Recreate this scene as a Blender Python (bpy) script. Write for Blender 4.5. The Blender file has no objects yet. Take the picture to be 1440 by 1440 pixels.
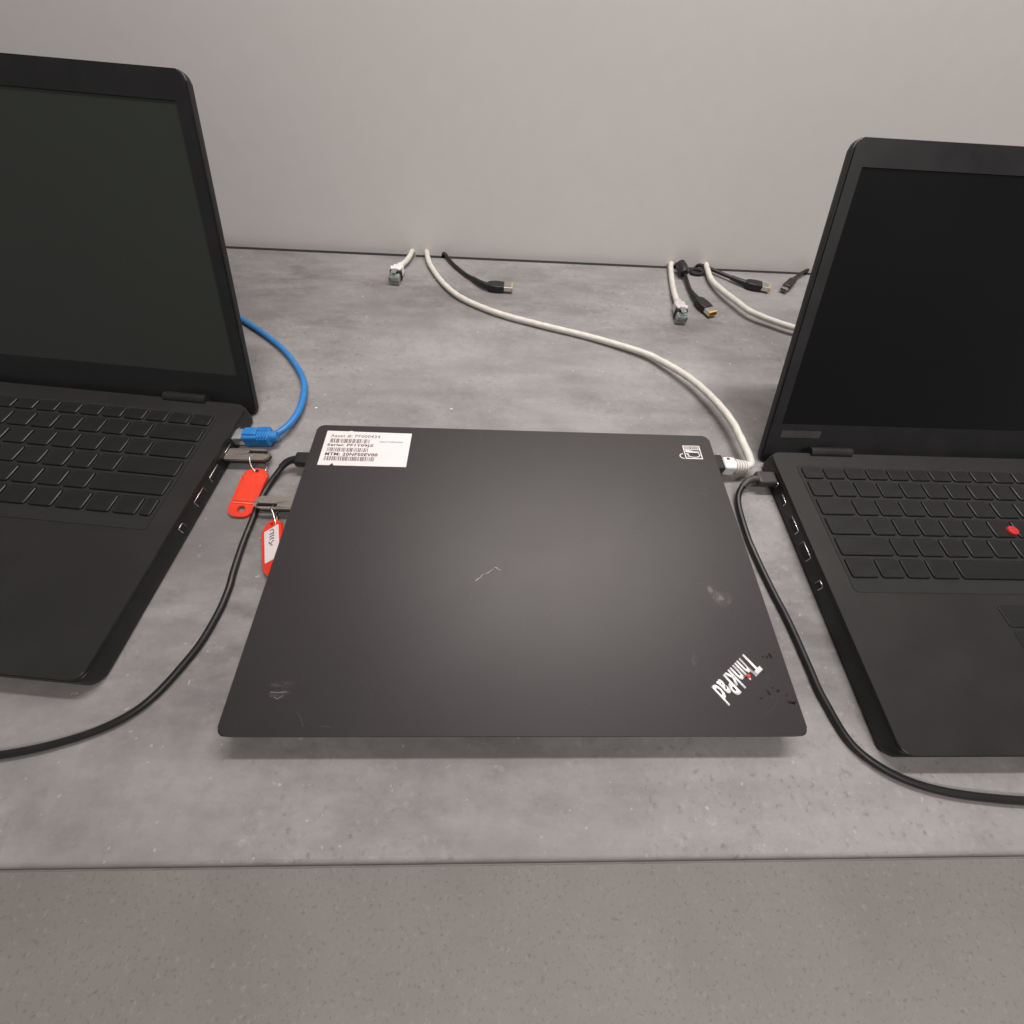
import bpy, bmesh, math, random
from mathutils import Matrix, Vector, noise as mnoise

random.seed(7)
S = bpy.context.scene
COL = S.collection
MM = 0.001

# ------------------------------------------------------------------ camera
cam_data = bpy.data.cameras.new('camera')
cam_data.sensor_width = 36.0
cam_data.lens = 574.0 / 1440.0 * 36.0
cam_data.clip_start = 0.01
cam_data.clip_end = 50.0
cam = bpy.data.objects.new('camera', cam_data)
COL.objects.link(cam)
cam.matrix_world = Matrix((
    (0.99897820, -0.02097161, -0.04003421, -0.01648964),
    (-0.00327866, 0.84985668, -0.52700367, -0.01348629),
    (0.04507545, 0.52659644, 0.84891955, 0.27655147),
    (0, 0, 0, 1)))
S.camera = cam

# ------------------------------------------------------------------ light
world = bpy.data.worlds.new('World')
S.world = world
world.use_nodes = True
bg = world.node_tree.nodes['Background']
bg.inputs['Color'].default_value = (1.0, 0.95, 0.92, 1)
bg.inputs['Strength'].default_value = 0.13


def lamp(name, loc, size_x, size_y, power, color, rot=(0, 0, 0)):
    d = bpy.data.lights.new(name, 'AREA')
    d.shape = 'RECTANGLE'
    d.size, d.size_y = size_x, size_y
    d.energy = power
    d.color = color
    o = bpy.data.objects.new(name, d)
    COL.objects.link(o)
    o.location = loc
    o.rotation_euler = rot
    return o


lamp('added_rear_lamp', (0.17, 0.455, 0.93), 0.72, 0.05, 8.4, (1.0, 0.94, 0.925))  # added lamp without a known source; shapes the lid sheen and front shade
lamp('ceiling_room_panel', (0.45, -0.95, 1.75), 0.7, 0.35, 18.0, (1.0, 0.94, 0.91))

S.view_settings.view_transform = 'Standard'
S.view_settings.look = 'None'
S.view_settings.gamma = 1.0
S.view_settings.use_curve_mapping = False
S.view_settings.exposure = 0.06
S.render.engine = 'CYCLES'
S.cycles.use_denoising = True
S.cycles.max_bounces = 8


# ------------------------------------------------------------------ materials
def base_mat(name):
    m = bpy.data.materials.new(name)
    m.use_nodes = True
    nt = m.node_tree
    return m, nt, nt.nodes['Principled BSDF']


def N(nt, kind, **kw):
    n = nt.nodes.new(kind)
    for k, v in kw.items():
        setattr(n, k, v)
    return n


def noise_node(nt, vec, scale, detail=4.0, rough=0.6):
    n = N(nt, 'ShaderNodeTexNoise')
    n.inputs['Scale'].default_value = scale
    n.inputs['Detail'].default_value = detail
    n.inputs['Roughness'].default_value = rough
    nt.links.new(vec, n.inputs['Vector'])
    return n.outputs['Fac']


def ramp(nt, fac, p0, p1, c0=(0, 0, 0, 1), c1=(1, 1, 1, 1)):
    r = N(nt, 'ShaderNodeValToRGB')
    r.color_ramp.elements[0].position = p0
    r.color_ramp.elements[1].position = p1
    r.color_ramp.elements[0].color = c0
    r.color_ramp.elements[1].color = c1
    nt.links.new(fac, r.inputs['Fac'])
    return r.outputs['Color']


def mixc(nt, fac, a, b):
    m = N(nt, 'ShaderNodeMix', data_type='RGBA')
    for sock, v in ((m.inputs['Factor'], fac), (m.inputs['A'], a), (m.inputs['B'], b)):
        if isinstance(v, (int, float, tuple)):
            sock.default_value = v
        else:
            nt.links.new(v, sock)
    return m.outputs['Result']


def mulf(nt, a, b):
    m = N(nt, 'ShaderNodeMath', operation='MULTIPLY')
    for i, v in enumerate((a, b)):
        if isinstance(v, (int, float)):
            m.inputs[i].default_value = v
        else:
            nt.links.new(v, m.inputs[i])
    return m.outputs[0]


def bump(nt, b, height, strength, dist):
    n = N(nt, 'ShaderNodeBump')
    n.inputs['Strength'].default_value = strength
    n.inputs['Distance'].default_value = dist
    nt.links.new(height, n.inputs['Height'])
    nt.links.new(n.outputs['Normal'], b.inputs['Normal'])


def plain(name, col, rough=0.5, metallic=0.0, spec=0.5, vary=0.12, scale=120.0, bump_s=0.0, transmission=0.0, ior=1.5):
    """simple material: a base colour with a little grain in colour and gloss"""
    m, nt, b = base_mat(name)
    tc = N(nt, 'ShaderNodeTexCoord').outputs['Object']
    nz = noise_node(nt, tc, scale, 4.0)
    lo = tuple(max(0, c * (1 - vary)) for c in col) + (1,)
    hi = tuple(min(1, c * (1 + vary)) for c in col) + (1,)
    nt.links.new(ramp(nt, nz, 0.3, 0.7, lo, hi), b.inputs['Base Color'])
    r0, r1 = max(0.02, rough - 0.06), min(1, rough + 0.06)
    nt.links.new(ramp(nt, noise_node(nt, tc, scale * 0.35), 0.3, 0.7, (r0,) * 3 + (1,), (r1,) * 3 + (1,)), b.inputs['Roughness'])
    b.inputs['Metallic'].default_value = metallic
    b.inputs['Specular IOR Level'].default_value = spec
    b.inputs['Transmission Weight'].default_value = transmission
    b.inputs['IOR'].default_value = ior
    if bump_s:
        bump(nt, b, noise_node(nt, tc, scale * 6, 3.0), bump_s, 0.0002)
    return m


def desk_material():
    m, nt, b = base_mat('concrete_laminate')
    tc = N(nt, 'ShaderNodeTexCoord').outputs['Object']
    mp = N(nt, 'ShaderNodeMapping')
    mp.inputs['Scale'].default_value = (1.0, 2.6, 1.0)
    nt.links.new(tc, mp.inputs['Vector'])
    big = noise_node(nt, mp.outputs[0], 4.5, 8.0, 0.62)
    mid = noise_node(nt, mp.outputs[0], 17.0, 9.0, 0.68)
    c = ramp(nt, big, 0.34, 0.66, (0.145, 0.138, 0.135, 1), (0.330, 0.317, 0.310, 1))
    c = mixc(nt, mulf(nt, ramp(nt, mid, 0.42, 0.68), 0.85), c, (0.325, 0.311, 0.306, 1))
    # darker, slightly violet clouds
    cl = ramp(nt, noise_node(nt, tc, 7.5, 6.0, 0.65), 0.52, 0.70)
    c = mixc(nt, mulf(nt, cl, 0.9), c, (0.185, 0.174, 0.178, 1))
    # streaks running along the desk
    mp2 = N(nt, 'ShaderNodeMapping')
    mp2.inputs['Scale'].default_value = (3.0, 34.0, 1.0)
    nt.links.new(tc, mp2.inputs['Vector'])
    st = ramp(nt, noise_node(nt, mp2.outputs[0], 1.6, 7.0, 0.7), 0.48, 0.72)
    c = mixc(nt, mulf(nt, st, 0.30), c, (0.19, 0.175, 0.165, 1))
    # pits and dark speckle, clustered
    msk = ramp(nt, noise_node(nt, tc, 9.0, 4.0, 0.6), 0.38, 0.60)
    sp = ramp(nt, noise_node(nt, tc, 210.0, 5.0, 0.7), 0.57, 0.68)
    c = mixc(nt, mulf(nt, mulf(nt, msk, sp), 0.55), c, (0.12, 0.105, 0.11, 1))
    sp2 = ramp(nt, noise_node(nt, tc, 95.0, 4.0, 0.65), 0.62, 0.70)
    c = mixc(nt, mulf(nt, mulf(nt, msk, sp2), 0.22), c, (0.14, 0.125, 0.125, 1))
    # mottling at the size of coarse sand, dark and pale
    mo = noise_node(nt, tc, 125.0, 6.0, 0.72)
    c = mixc(nt, mulf(nt, ramp(nt, mo, 0.50, 0.64), 0.25), c, (0.20, 0.185, 0.185, 1))
    c = mixc(nt, mulf(nt, mulf(nt, msk, ramp(nt, noise_node(nt, tc, 155.0, 5.0, 0.7), 0.56, 0.68)), 0.34), c, (0.47, 0.44, 0.43, 1))
    # pale flecks
    lf = ramp(nt, noise_node(nt, tc, 260.0, 2.0, 0.5), 0.71, 0.76)
    c = mixc(nt, mulf(nt, lf, 0.5), c, (0.55, 0.52, 0.50, 1))
    gr = noise_node(nt, tc, 900.0, 2.0, 0.5)
    c = mixc(nt, mulf(nt, ramp(nt, gr, 0.45, 0.75), 0.08), c, (0.16, 0.15, 0.145, 1))
    nt.links.new(c, b.inputs['Base Color'])
    nt.links.new(ramp(nt, mid, 0.3, 0.7, (0.46,) * 3 + (1,), (0.62,) * 3 + (1,)), b.inputs['Roughness'])
    b.inputs['Specular IOR Level'].default_value = 0.4
    bump(nt, b, noise_node(nt, tc, 300.0, 4.0, 0.6), 0.035, 0.0003)
    return m


def lid_material():
    m, nt, b = base_mat('matte_black_lid')
    tc = N(nt, 'ShaderNodeTexCoord').outputs['Object']
    cl = noise_node(nt, tc, 14.0, 6.0, 0.65)
    c = ramp(nt, cl, 0.3, 0.7, (0.0150, 0.0132, 0.0136, 1), (0.0200, 0.0178, 0.0182, 1))
    dust = ramp(nt, noise_node(nt, tc, 700.0, 2.0, 0.5), 0.70, 0.78)
    c = mixc(nt, mulf(nt, dust, 0.18), c, (0.16, 0.15, 0.15, 1))
    nt.links.new(c, b.inputs['Base Color'])
    mp = N(nt, 'ShaderNodeMapping')
    mp.inputs['Scale'].default_value = (1.0, 1.8, 1.0)
    nt.links.new(tc, mp.inputs['Vector'])
    sm = noise_node(nt, mp.outputs[0], 22.0, 8.0, 0.7)
    nt.links.new(ramp(nt, sm, 0.3, 0.72, (0.47,) * 3 + (1,), (0.50,) * 3 + (1,)), b.inputs['Roughness'])
    b.inputs['Specular IOR Level'].default_value = 0.56
    b.inputs['Specular Tint'].default_value = (1.0, 0.965, 0.965, 1)
    bump(nt, b, noise_node(nt, tc, 1800.0, 2.0, 0.5), 0.06, 0.00015)
    return m


def floor_material():
    m, nt, b = base_mat('speckled_linoleum')
    tc = N(nt, 'ShaderNodeTexCoord').outputs['Object']
    c = ramp(nt, noise_node(nt, tc, 5.0, 5.0, 0.6), 0.3, 0.7, (0.70, 0.655, 0.61, 1), (0.80, 0.755, 0.71, 1))
    c = mixc(nt, mulf(nt, ramp(nt, noise_node(nt, tc, 130.0, 4.0, 0.7), 0.56, 0.66), 0.55), c, (0.46, 0.42, 0.385, 1))
    c = mixc(nt, mulf(nt, ramp(nt, noise_node(nt, tc, 85.0, 3.0, 0.6), 0.60, 0.66), 0.6), c, (0.88, 0.85, 0.81, 1))
    nt.links.new(c, b.inputs['Base Color'])
    nt.links.new(ramp(nt, noise_node(nt, tc, 11.0, 5.0), 0.3, 0.7, (0.62,) * 3 + (1,), (0.7,) * 3 + (1,)), b.inputs['Roughness'])
    return m


def smudge_material(name, col, strength, scale):
    m, nt, b = base_mat(name)
    tc = N(nt, 'ShaderNodeTexCoord').outputs['Generated']
    g = N(nt, 'ShaderNodeTexGradient', gradient_type='SPHERICAL')
    mp = N(nt, 'ShaderNodeMapping')
    mp.inputs['Location'].default_value = (-1.0, -1.0, 0)
    mp.inputs['Scale'].default_value = (2.0, 2.0, 0)
    nt.links.new(tc, mp.inputs['Vector'])
    nt.links.new(mp.outputs[0], g.inputs['Vector'])
    nz = ramp(nt, noise_node(nt, tc, scale, 2.0, 0.5), 0.30, 0.75)
    a = mulf(nt, mulf(nt, g.outputs['Fac'], nz), strength)
    b.inputs['Base Color'].default_value = col + (1,)
    b.inputs['Roughness'].default_value = 0.55
    nt.links.new(a, b.inputs['Alpha'])
    return m


M = {}
M['desk'] = desk_material()
M['edge'] = plain('desk_edge_band', (0.20, 0.185, 0.175), 0.55, scale=60)
M['wall'] = plain('painted_wall', (0.88, 0.85, 0.815), 0.85, vary=0.012, scale=55, bump_s=0.12, spec=0.3)
M['floor'] = floor_material()
M['lid'] = lid_material()
M['base'] = plain('black_plastic', (0.009, 0.0088, 0.0088), 0.45, vary=0.2)
M['deck'] = plain('palm_rest_black', (0.016, 0.0155, 0.015), 0.47, vary=0.15, scale=40, bump_s=0.06)
M['bezel'] = plain('screen_bezel', (0.011, 0.011, 0.0115), 0.45, vary=0.15)
M['key'] = plain('key_black', (0.008, 0.008, 0.008), 0.42, vary=0.2)
M['screen'] = plain('screen_matte_black', (0.003, 0.003, 0.0035), 0.22, vary=0.1, scale=8)
M['screen_g'] = plain('screen_green_grey_reflection', (0.030, 0.035, 0.030), 0.24, vary=0.06, scale=6)  # green-grey reflection painted into the left screen's base colour
M['hinge'] = plain('hinge_dark_metal', (0.05, 0.05, 0.05), 0.4, 0.7)
M['rubber'] = plain('black_rubber', (0.012, 0.012, 0.012), 0.75)
M['red'] = plain('red_rubber', (0.55, 0.02, 0.02), 0.6)
M['paper'] = plain('label_paper', (0.80, 0.735, 0.72), 0.55, vary=0.03, scale=60)
M['ink'] = plain('label_ink', (0.06, 0.05, 0.05), 0.7)
M['ink_bar'] = plain('barcode_ink', (0.10, 0.085, 0.08), 0.7)
M['ink_faded'] = plain('faded_ink', (0.20, 0.18, 0.175), 0.7, vary=0.6, scale=500)
M['stk_white'] = plain('sticker_white_print', (0.80, 0.75, 0.75), 0.5, vary=0.05)
M['stk_pink'] = plain('sticker_pink_grey', (0.42, 0.33, 0.33), 0.5, vary=0.2, scale=900)
M['stk_black'] = plain('sticker_black', (0.02, 0.018, 0.018), 0.45)
M['silver'] = plain('logo_silver', (0.95, 0.94, 0.95), 0.34, 0.15, vary=0.04)
M['logo_red'] = plain('logo_red', (0.65, 0.05, 0.05), 0.35)
M['scratch'] = plain('scratch_pale', (0.34, 0.31, 0.31), 0.6)
M['scratch_faint'] = plain('scratch_faint', (0.13, 0.118, 0.118), 0.6)
M['worn'] = plain('worn_dark_spot', (0.007, 0.0065, 0.0065), 0.7, spec=0.28)
M['smear'] = smudge_material('pale_smear', (0.42, 0.385, 0.385), 0.62, 2.2)
M['smear_soft'] = smudge_material('faint_smear', (0.26, 0.235, 0.235), 0.40, 3.0)
M['white_cable'] = plain('white_cable_jacket', (0.66, 0.635, 0.575), 0.5, vary=0.07, scale=160)
M['white_boot'] = plain('white_boot', (0.80, 0.775, 0.74), 0.45, vary=0.04)
M['grey_boot'] = plain('pale_grey_boot', (0.58, 0.55, 0.53), 0.5)
M['black_cable'] = plain('black_cable_jacket', (0.012, 0.011, 0.011), 0.44, vary=0.2)
M['black_plug'] = plain('black_plug', (0.013, 0.0125, 0.013), 0.48, vary=0.2, bump_s=0.05)
M['dark_plug'] = plain('charcoal_plug', (0.045, 0.040, 0.041), 0.5, vary=0.15)
M['blue'] = plain('blue_cable_jacket', (0.025, 0.205, 0.54), 0.42, vary=0.1)
M['clear'] = plain('clear_plastic', (0.62, 0.70, 0.66), 0.15, transmission=0.75, vary=0.03)
M['gold'] = plain('gold_contact', (0.80, 0.58, 0.22), 0.3, 1.0)
M['yellow'] = plain('yellow_tip', (0.78, 0.52, 0.08), 0.45)
M['pale_rim'] = plain('pale_brass_rim', (0.62, 0.52, 0.30), 0.35, 0.6)
M['steel'] = plain('steel', (0.70, 0.68, 0.66), 0.28, 1.0)
M['zinc'] = plain('zinc_alloy', (0.36, 0.32, 0.29), 0.45, 0.8, vary=0.06)
M['stick_core'] = plain('stick_dark_core', (0.05, 0.032, 0.026), 0.5, 0.3)
M['tag_red'] = plain('tag_red_plastic', (0.78, 0.050, 0.022), 0.38, vary=0.05, scale=60)
M['tag_panel'] = plain('tag_red_panel', (0.84, 0.062, 0.028), 0.30, vary=0.04, scale=60)
M['dust'] = plain('white_dust', (0.8, 0.78, 0.75), 0.8)


# ------------------------------------------------------------------ helpers
def empty(name, loc=(0, 0, 0), rotz=0.0, label=None, cat=None, group=None):
    o = bpy.data.objects.new(name, None)
    o.empty_display_size = 0.02
    COL.objects.link(o)
    o.matrix_world = Matrix.Translation(loc) @ Matrix.Rotation(rotz, 4, 'Z')
    if label:
        o['label'] = label
    if cat:
        o['category'] = cat
    if group:
        o['group'] = group
    return o


def link(name, me, mat, parent=None, label=None, kind=None):
    o = bpy.data.objects.new(name, me)
    COL.objects.link(o)
    if mat and not me.materials:
        me.materials.append(mat)
    if parent:
        o.parent = parent
    if label:
        o['label'] = label
    if kind:
        o['kind'] = kind
    return o


def world_of(parent):
    m = Matrix.Identity(4)
    while parent is not None:
        m = parent.matrix_basis @ m
        parent = parent.parent
    return m


def finish(name, bm, mat, parent=None, T=None, smooth=False, world=False, label=None, kind=None):
    """T is applied to the mesh; world=True: the coordinates are in the world, bring them into the parent's frame"""
    if T is not None:
        bm.transform(T)
    if world and parent is not None:
        bm.transform(world_of(parent).inverted())
    bmesh.ops.recalc_face_normals(bm, faces=bm.faces[:])
    me = bpy.data.meshes.new(name)
    bm.to_mesh(me)
    bm.free()
    if smooth:
        for p in me.polygons:
            p.use_smooth = True
        if smooth != 'all':
            me.set_sharp_from_angle(angle=math.radians(40))
            areas = sorted(p.area for p in me.polygons)
            big = max(areas[-1] * 0.2, areas[len(areas) // 2] * 6)
            flat = [p for p in me.polygons if len(p.vertices) > 6 or p.area > big]
            at = me.attributes.get('sharp_edge') or me.attributes.new('sharp_edge', 'BOOLEAN', 'EDGE')
            keys = {k: i for i, k in enumerate(me.edge_keys)}
            for p in flat:                      # broad flat faces keep their own normal
                p.use_smooth = False
                for k in p.edge_keys:
                    at.data[keys[k]].value = True
    return link(name, me, mat, parent, label, kind)


def bm_box(sx, sy, sz, c=(0, 0, 0), bev=0.0, seg=2, taper=(1, 1)):
    """box; taper scales y and z of the +x end"""
    bm = bmesh.new()
    bmesh.ops.create_cube(bm, size=1.0)
    for v in bm.verts:
        ty, tz = taper if v.co.x > 0 else (1, 1)
        v.co = Vector((v.co.x * sx + c[0], v.co.y * sy * ty + c[1], v.co.z * sz * tz + c[2]))
    if bev:
        bmesh.ops.bevel(bm, geom=bm.edges[:], offset=bev, segments=seg, profile=0.5, affect='EDGES')
    return bm


def bm_prism(pts, z0, z1, bev=0.0, seg=2, only_top=False):
    bm = bmesh.new()
    lo = [bm.verts.new((x, y, z0)) for x, y in pts]
    hi = [bm.verts.new((x, y, z1)) for x, y in pts]
    n = len(pts)
    bm.faces.new(lo[::-1])
    top = bm.faces.new(hi)
    for i in range(n):
        bm.faces.new((lo[i], lo[(i + 1) % n], hi[(i + 1) % n], hi[i]))
    if bev:
        if only_top:
            ed = list(top.edges)
        else:
            ed = [e for e in bm.edges if abs(e.verts[0].co.z - e.verts[1].co.z) < 1e-9]
        bmesh.ops.bevel(bm, geom=ed, offset=bev, segments=seg, profile=0.5, affect='EDGES')
    return bm


def rrect(x0, x1, y0, y1, r, n=6):
    pts = []
    for cx, cy, a0 in ((x1 - r, y0 + r, -90), (x1 - r, y1 - r, 0), (x0 + r, y1 - r, 90), (x0 + r, y0 + r, 180)):
        for k in range(n + 1):
            a = math.radians(a0 + 90 * k / n)
            pts.append((cx + r * math.cos(a), cy + r * math.sin(a)))
    return pts


def ray_hit(poly, c, a):
    d = (math.cos(a), math.sin(a))
    best = 1e9
    n = len(poly)
    for i in range(n):
        (x1, y1), (x2, y2) = poly[i], poly[(i + 1) % n]
        ex, ey = x2 - x1, y2 - y1
        den = d[0] * ey - d[1] * ex
        if abs(den) < 1e-12:
            continue
        t = ((x1 - c[0]) * ey - (y1 - c[1]) * ex) / den
        u = ((x1 - c[0]) * d[1] - (y1 - c[1]) * d[0]) / den
        if t > 0 and -1e-9 <= u <= 1 + 1e-9:
            best = min(best, t)
    return (c[0] + d[0] * best, c[1] + d[1] * best)


def bm_holed(outer, hole, c, z0, z1, bev=0.0, n=72):
    """plate with one real hole; both outlines are sampled along the same rays from c"""
    angs = sorted(set([2 * math.pi * k / n for k in range(n)] + [math.atan2(y - c[1], x - c[0]) % (2 * math.pi) for x, y in outer] + [math.atan2(y - c[1], x - c[0]) % (2 * math.pi) for x, y in hole]))
    bm = bmesh.new()
    rings = []
    for z in (z0, z1):
        rings.append(([bm.verts.new(ray_hit(outer, c, a) + (z,)) for a in angs], [bm.verts.new(ray_hit(hole, c, a) + (z,)) for a in angs]))
    m = len(angs)
    (ol, il), (oh, ih) = rings
    for i in range(m):
        j = (i + 1) % m
        bm.faces.new((ol[i], ol[j], oh[j], oh[i]))
        bm.faces.new((il[j], il[i], ih[i], ih[j]))
        bm.faces.new((oh[i], oh[j], ih[j], ih[i]))
        bm.faces.new((ol[j], ol[i], il[i], il[j]))
    if bev:
        te = [e for e in bm.edges if e.verts[0] in oh and e.verts[1] in oh or e.verts[0] in ih and e.verts[1] in ih]
        bmesh.ops.bevel(bm, geom=te, offset=bev, segments=2, profile=0.5, affect='EDGES')
    return bm


def catmull(pts, step):
    P = [Vector(p) for p in pts]
    P = [P[0] * 2 - P[1]] + P + [P[-1] * 2 - P[-2]]
    out = []
    for i in range(1, len(P) - 2):
        p0, p1, p2, p3 = P[i - 1:i + 3]
        k = max(2, int((p2 - p1).length / step))
        for j in range(k):
            t = j / k
            out.append(0.5 * ((2 * p1) + (-p0 + p2) * t + (2 * p0 - 5 * p1 + 4 * p2 - p3) * t * t + (-p0 + 3 * p1 - 3 * p2 + p3) * t ** 3))
    out.append(P[-2])
    return out


def bm_tube(pts, r, n=12, step=2 * MM, twist=0.0, closed=False, smooth=True, wob=0.0):
    """r: radius or a function of 0..1 along the length"""
    if closed:
        pts = list(pts) + [pts[0]]
    path = catmull(pts, step) if smooth else [Vector(p) for p in pts]
    if closed:
        path = path[:-1]
    m = len(path)
    bm = bmesh.new()
    rows = []
    up = None
    length = 0.0
    for i, p in enumerate(path):
        a = path[(i - 1) % m] if (i > 0 or closed) else p
        b = path[(i + 1) % m] if (i < m - 1 or closed) else p
        t = (b - a).normalized()
        if up is None:
            up = Vector((0, 0, 1)) if abs(t.z) < 0.9 else Vector((0, 1, 0))
        side = t.cross(up).normalized()
        up = side.cross(t).normalized()
        rad = r(i / (m - 1)) if callable(r) else r
        if i:
            length += (p - path[i - 1]).length
        w = mnoise.noise(p * 90) * wob if wob else 0.0
        row = []
        for k in range(n):
            th = 2 * math.pi * k / n
            rr = rad * (1 + w)
            if twist:
                rr *= 1 + 0.045 * math.cos(4 * th + twist * length)
            row.append(bm.verts.new(p + side * (math.cos(th) * rr) + up * (math.sin(th) * rr)))
        rows.append(row)
    for i in range(m if closed else m - 1):
        r0, r1 = rows[i], rows[(i + 1) % m]
        for k in range(n):
            bm.faces.new((r0[k], r0[(k + 1) % n], r1[(k + 1) % n], r1[k]))
    if not closed:
        bm.faces.new(rows[0][::-1])
        bm.faces.new(rows[-1])
    return bm


def bm_ribbon(pts, w, z):
    """flat stroke on a plane of height z"""
    bm = bmesh.new()
    P = [Vector((x, y)) for x, y in pts]
    L, R = [], []
    for i, p in enumerate(P):
        t = (P[min(i + 1, len(P) - 1)] - P[max(i - 1, 0)]).normalized()
        nn = Vector((-t.y, t.x)) * (w[i] if isinstance(w, (list, tuple)) else w) * 0.5
        L.append(bm.verts.new((p.x + nn.x, p.y + nn.y, z)))
        R.append(bm.verts.new((p.x - nn.x, p.y - nn.y, z)))
    for i in range(len(P) - 1):
        bm.faces.new((R[i], R[i + 1], L[i + 1], L[i]))
    return bm


def bm_flat(pts, z):
    bm = bmesh.new()
    bm.faces.new([bm.verts.new((x, y, z)) for x, y in pts])
    return bm


def join(*bms):
    out = bmesh.new()
    for b in bms:
        me = bpy.data.meshes.new('tmp')
        b.to_mesh(me)
        b.free()
        out.from_mesh(me)
        bpy.data.meshes.remove(me)
    return out


def text_bm(s, width, height, bold=0.0, spacing=1.0):
    """flat lettering scaled into width x height, lower left at the origin"""
    cu = bpy.data.curves.new('tmp_text', 'FONT')
    cu.body = s
    cu.size = 1.0
    cu.offset = bold
    cu.space_character = spacing
    cu.resolution_u = 3
    o = bpy.data.objects.new('tmp_text', cu)
    COL.objects.link(o)
    dg = bpy.context.evaluated_depsgraph_get()
    me = bpy.data.meshes.new_from_object(o.evaluated_get(dg))
    bm = bmesh.new()
    bm.from_mesh(me)
    bpy.data.objects.remove(o)
    bpy.data.curves.remove(cu)
    bpy.data.meshes.remove(me)
    xs = [v.co.x for v in bm.verts]
    ys = [v.co.y for v in bm.verts]
    for v in bm.verts:
        v.co = Vector(((v.co.x - min(xs)) / (max(xs) - min(xs)) * width, (v.co.y - min(ys)) / (max(ys) - min(ys)) * height, 0))
    return bm


def frame_x(origin, direction, roll=0.0):
    """matrix whose +x runs along direction; z stays up"""
    d = Vector(direction).normalized()
    z = Vector((0, 0, 1))
    y = z.cross(d).normalized()
    z = d.cross(y)
    m = Matrix((d, y, z)).transposed().to_4x4()
    return Matrix.Translation(origin) @ m @ Matrix.Rotation(roll, 4, 'X')


def mm(pts):
    return [tuple(v * MM for v in p) for p in pts]


# ------------------------------------------------------------------ setting
WALL_Y = 0.5495
bm = bm_box(7.0, 0.10, 2.8, (0, WALL_Y + 0.05, -0.73 + 1.4))
finish('wall', bm, M['wall'], kind='structure')
bm = bm_box(7.0, 5.0, 0.05, (0, WALL_Y - 2.5, -0.755))
finish('floor', bm, M['floor'], kind='structure')

DESK_BACK, DESK_FRONT = 0.5405, -0.058
desk = empty('desk', (0, 0.26, -0.73), 0, 'long grey concrete-look laminate desk standing along the pale wall', 'desk')
finish('desktop', bm_box(2.6, DESK_BACK - DESK_FRONT - 0.001, 0.026, (0, (DESK_BACK + DESK_FRONT + 0.001) / 2, -0.013), 0.0030, 4), M['desk'], desk, world=True, smooth=True)
finish('edge_band', bm_box(2.6, 0.0016, 0.0200, (0, DESK_FRONT + 0.0004, -0.0133), 0.0006), M['edge'], desk, world=True)
finish('gap_shade_strip', bm_box(2.6, WALL_Y - DESK_BACK - 0.0006, 0.012, (0, (WALL_Y + DESK_BACK) / 2, -0.0085), 0.0004), M['rubber'], desk, world=True)  # added black filler standing in for the shade in the rear gap
for sx in (-1.22, 1.22):
    finish('leg', bm_box(0.05, 0.48, 0.704, (sx, 0.26, -0.73 + 0.352), 0.003), M['edge'], desk, world=True)

# ------------------------------------------------------------------ the closed laptop
LT = 0.0205                         # height of the lid's top
lap = empty('laptop', (0, 0.1, 0), 0, 'closed matte black laptop with asset label and silver logo in the middle of the desk', 'laptop')
W2 = 0.1645
lid = finish('lid', bm_prism(rrect(-W2, W2, 0.0, 0.2265, 0.0045, 8), 0.0138, LT, 0.0009, 3), M['lid'], lap, world=True, smooth=True)
finish('base', bm_prism(rrect(-W2 + 0.001, W2 - 0.001, 0.0012, 0.2225, 0.006, 8), 0.0018, 0.0132, 0.0014, 3), M['base'], lap, world=True, smooth=True)
for x, y in ((-0.14, 0.018), (0.14, 0.018), (-0.14, 0.205), (0.14, 0.205)):
    finish('foot', bm_box(0.03, 0.008, 0.002, (x, y, 0.001), 0.0005), M['rubber'], lap, world=True)
for x in (-0.11, 0.11):
    finish('hinge', bm_tube([(x - 0.02, 0.2225, 0.0125), (x + 0.02, 0.2225, 0.0125)], 0.0028, 12, smooth=False), M['hinge'], lap, world=True, smooth=True)
finish('ethernet_jaw', bm_box(0.011, 0.0155, 0.0125, (0.1690, 0.2030, 0.0092), 0.0012), M['base'], lap, world=True, smooth=True)
for y, w in ((0.1565, 0.015), (0.1980, 0.012)):
    finish('port', bm_box(0.002, w, 0.0065, (-W2 + 0.0012, y, 0.0078), 0.0008), M['hinge'], lap, world=True)

# asset label
LBL = 0.00012
edge = [(-155.4, 184.7), (-146.2, 184.7), (-145.2, 186.0), (-144.3, 187.1), (-143.6, 185.6), (-143.0, 184.65),
        (-87.2, 184.6), (-86.9, 219.5), (-134.0, 219.95), (-136.2, 220.7), (-138.4, 220.1), (-155.5, 220.2)]
label = finish('asset_label', bm_prism([(x * MM, y * MM) for x, y in edge], LT + 0.00002, LT + LBL), M['paper'], lap, world=True,
               label='white paper asset label with serial number and barcodes')
PZ = LT + LBL + 0.00006


def print_line(s, x0, x1, y0, y1, mat, bold, spacing=1.12):
    b = text_bm(s, (x1 - x0) * MM, (y1 - y0) * MM, bold, spacing)
    finish('printed_line', b, mat, label, Matrix.Translation((x0 * MM, y0 * MM, PZ)), world=True)


def barcode(x0, x1, y0, y1, seed):
    rnd = random.Random(seed)
    bm = bmesh.new()
    x = x0
    while x < x1:
        w = rnd.choice((0.28, 0.28, 0.55, 0.8))
        xe = min(x + w, x1)
        bm.faces.new([bm.verts.new((a * MM, b * MM, PZ)) for a, b in ((x, y0), (xe, y0), (xe, y1), (x, y1))])
        x = xe + rnd.choice((0.28, 0.3, 0.55, 0.75))
    finish('barcode', bm, M['ink_bar'], label, world=True)


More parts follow.
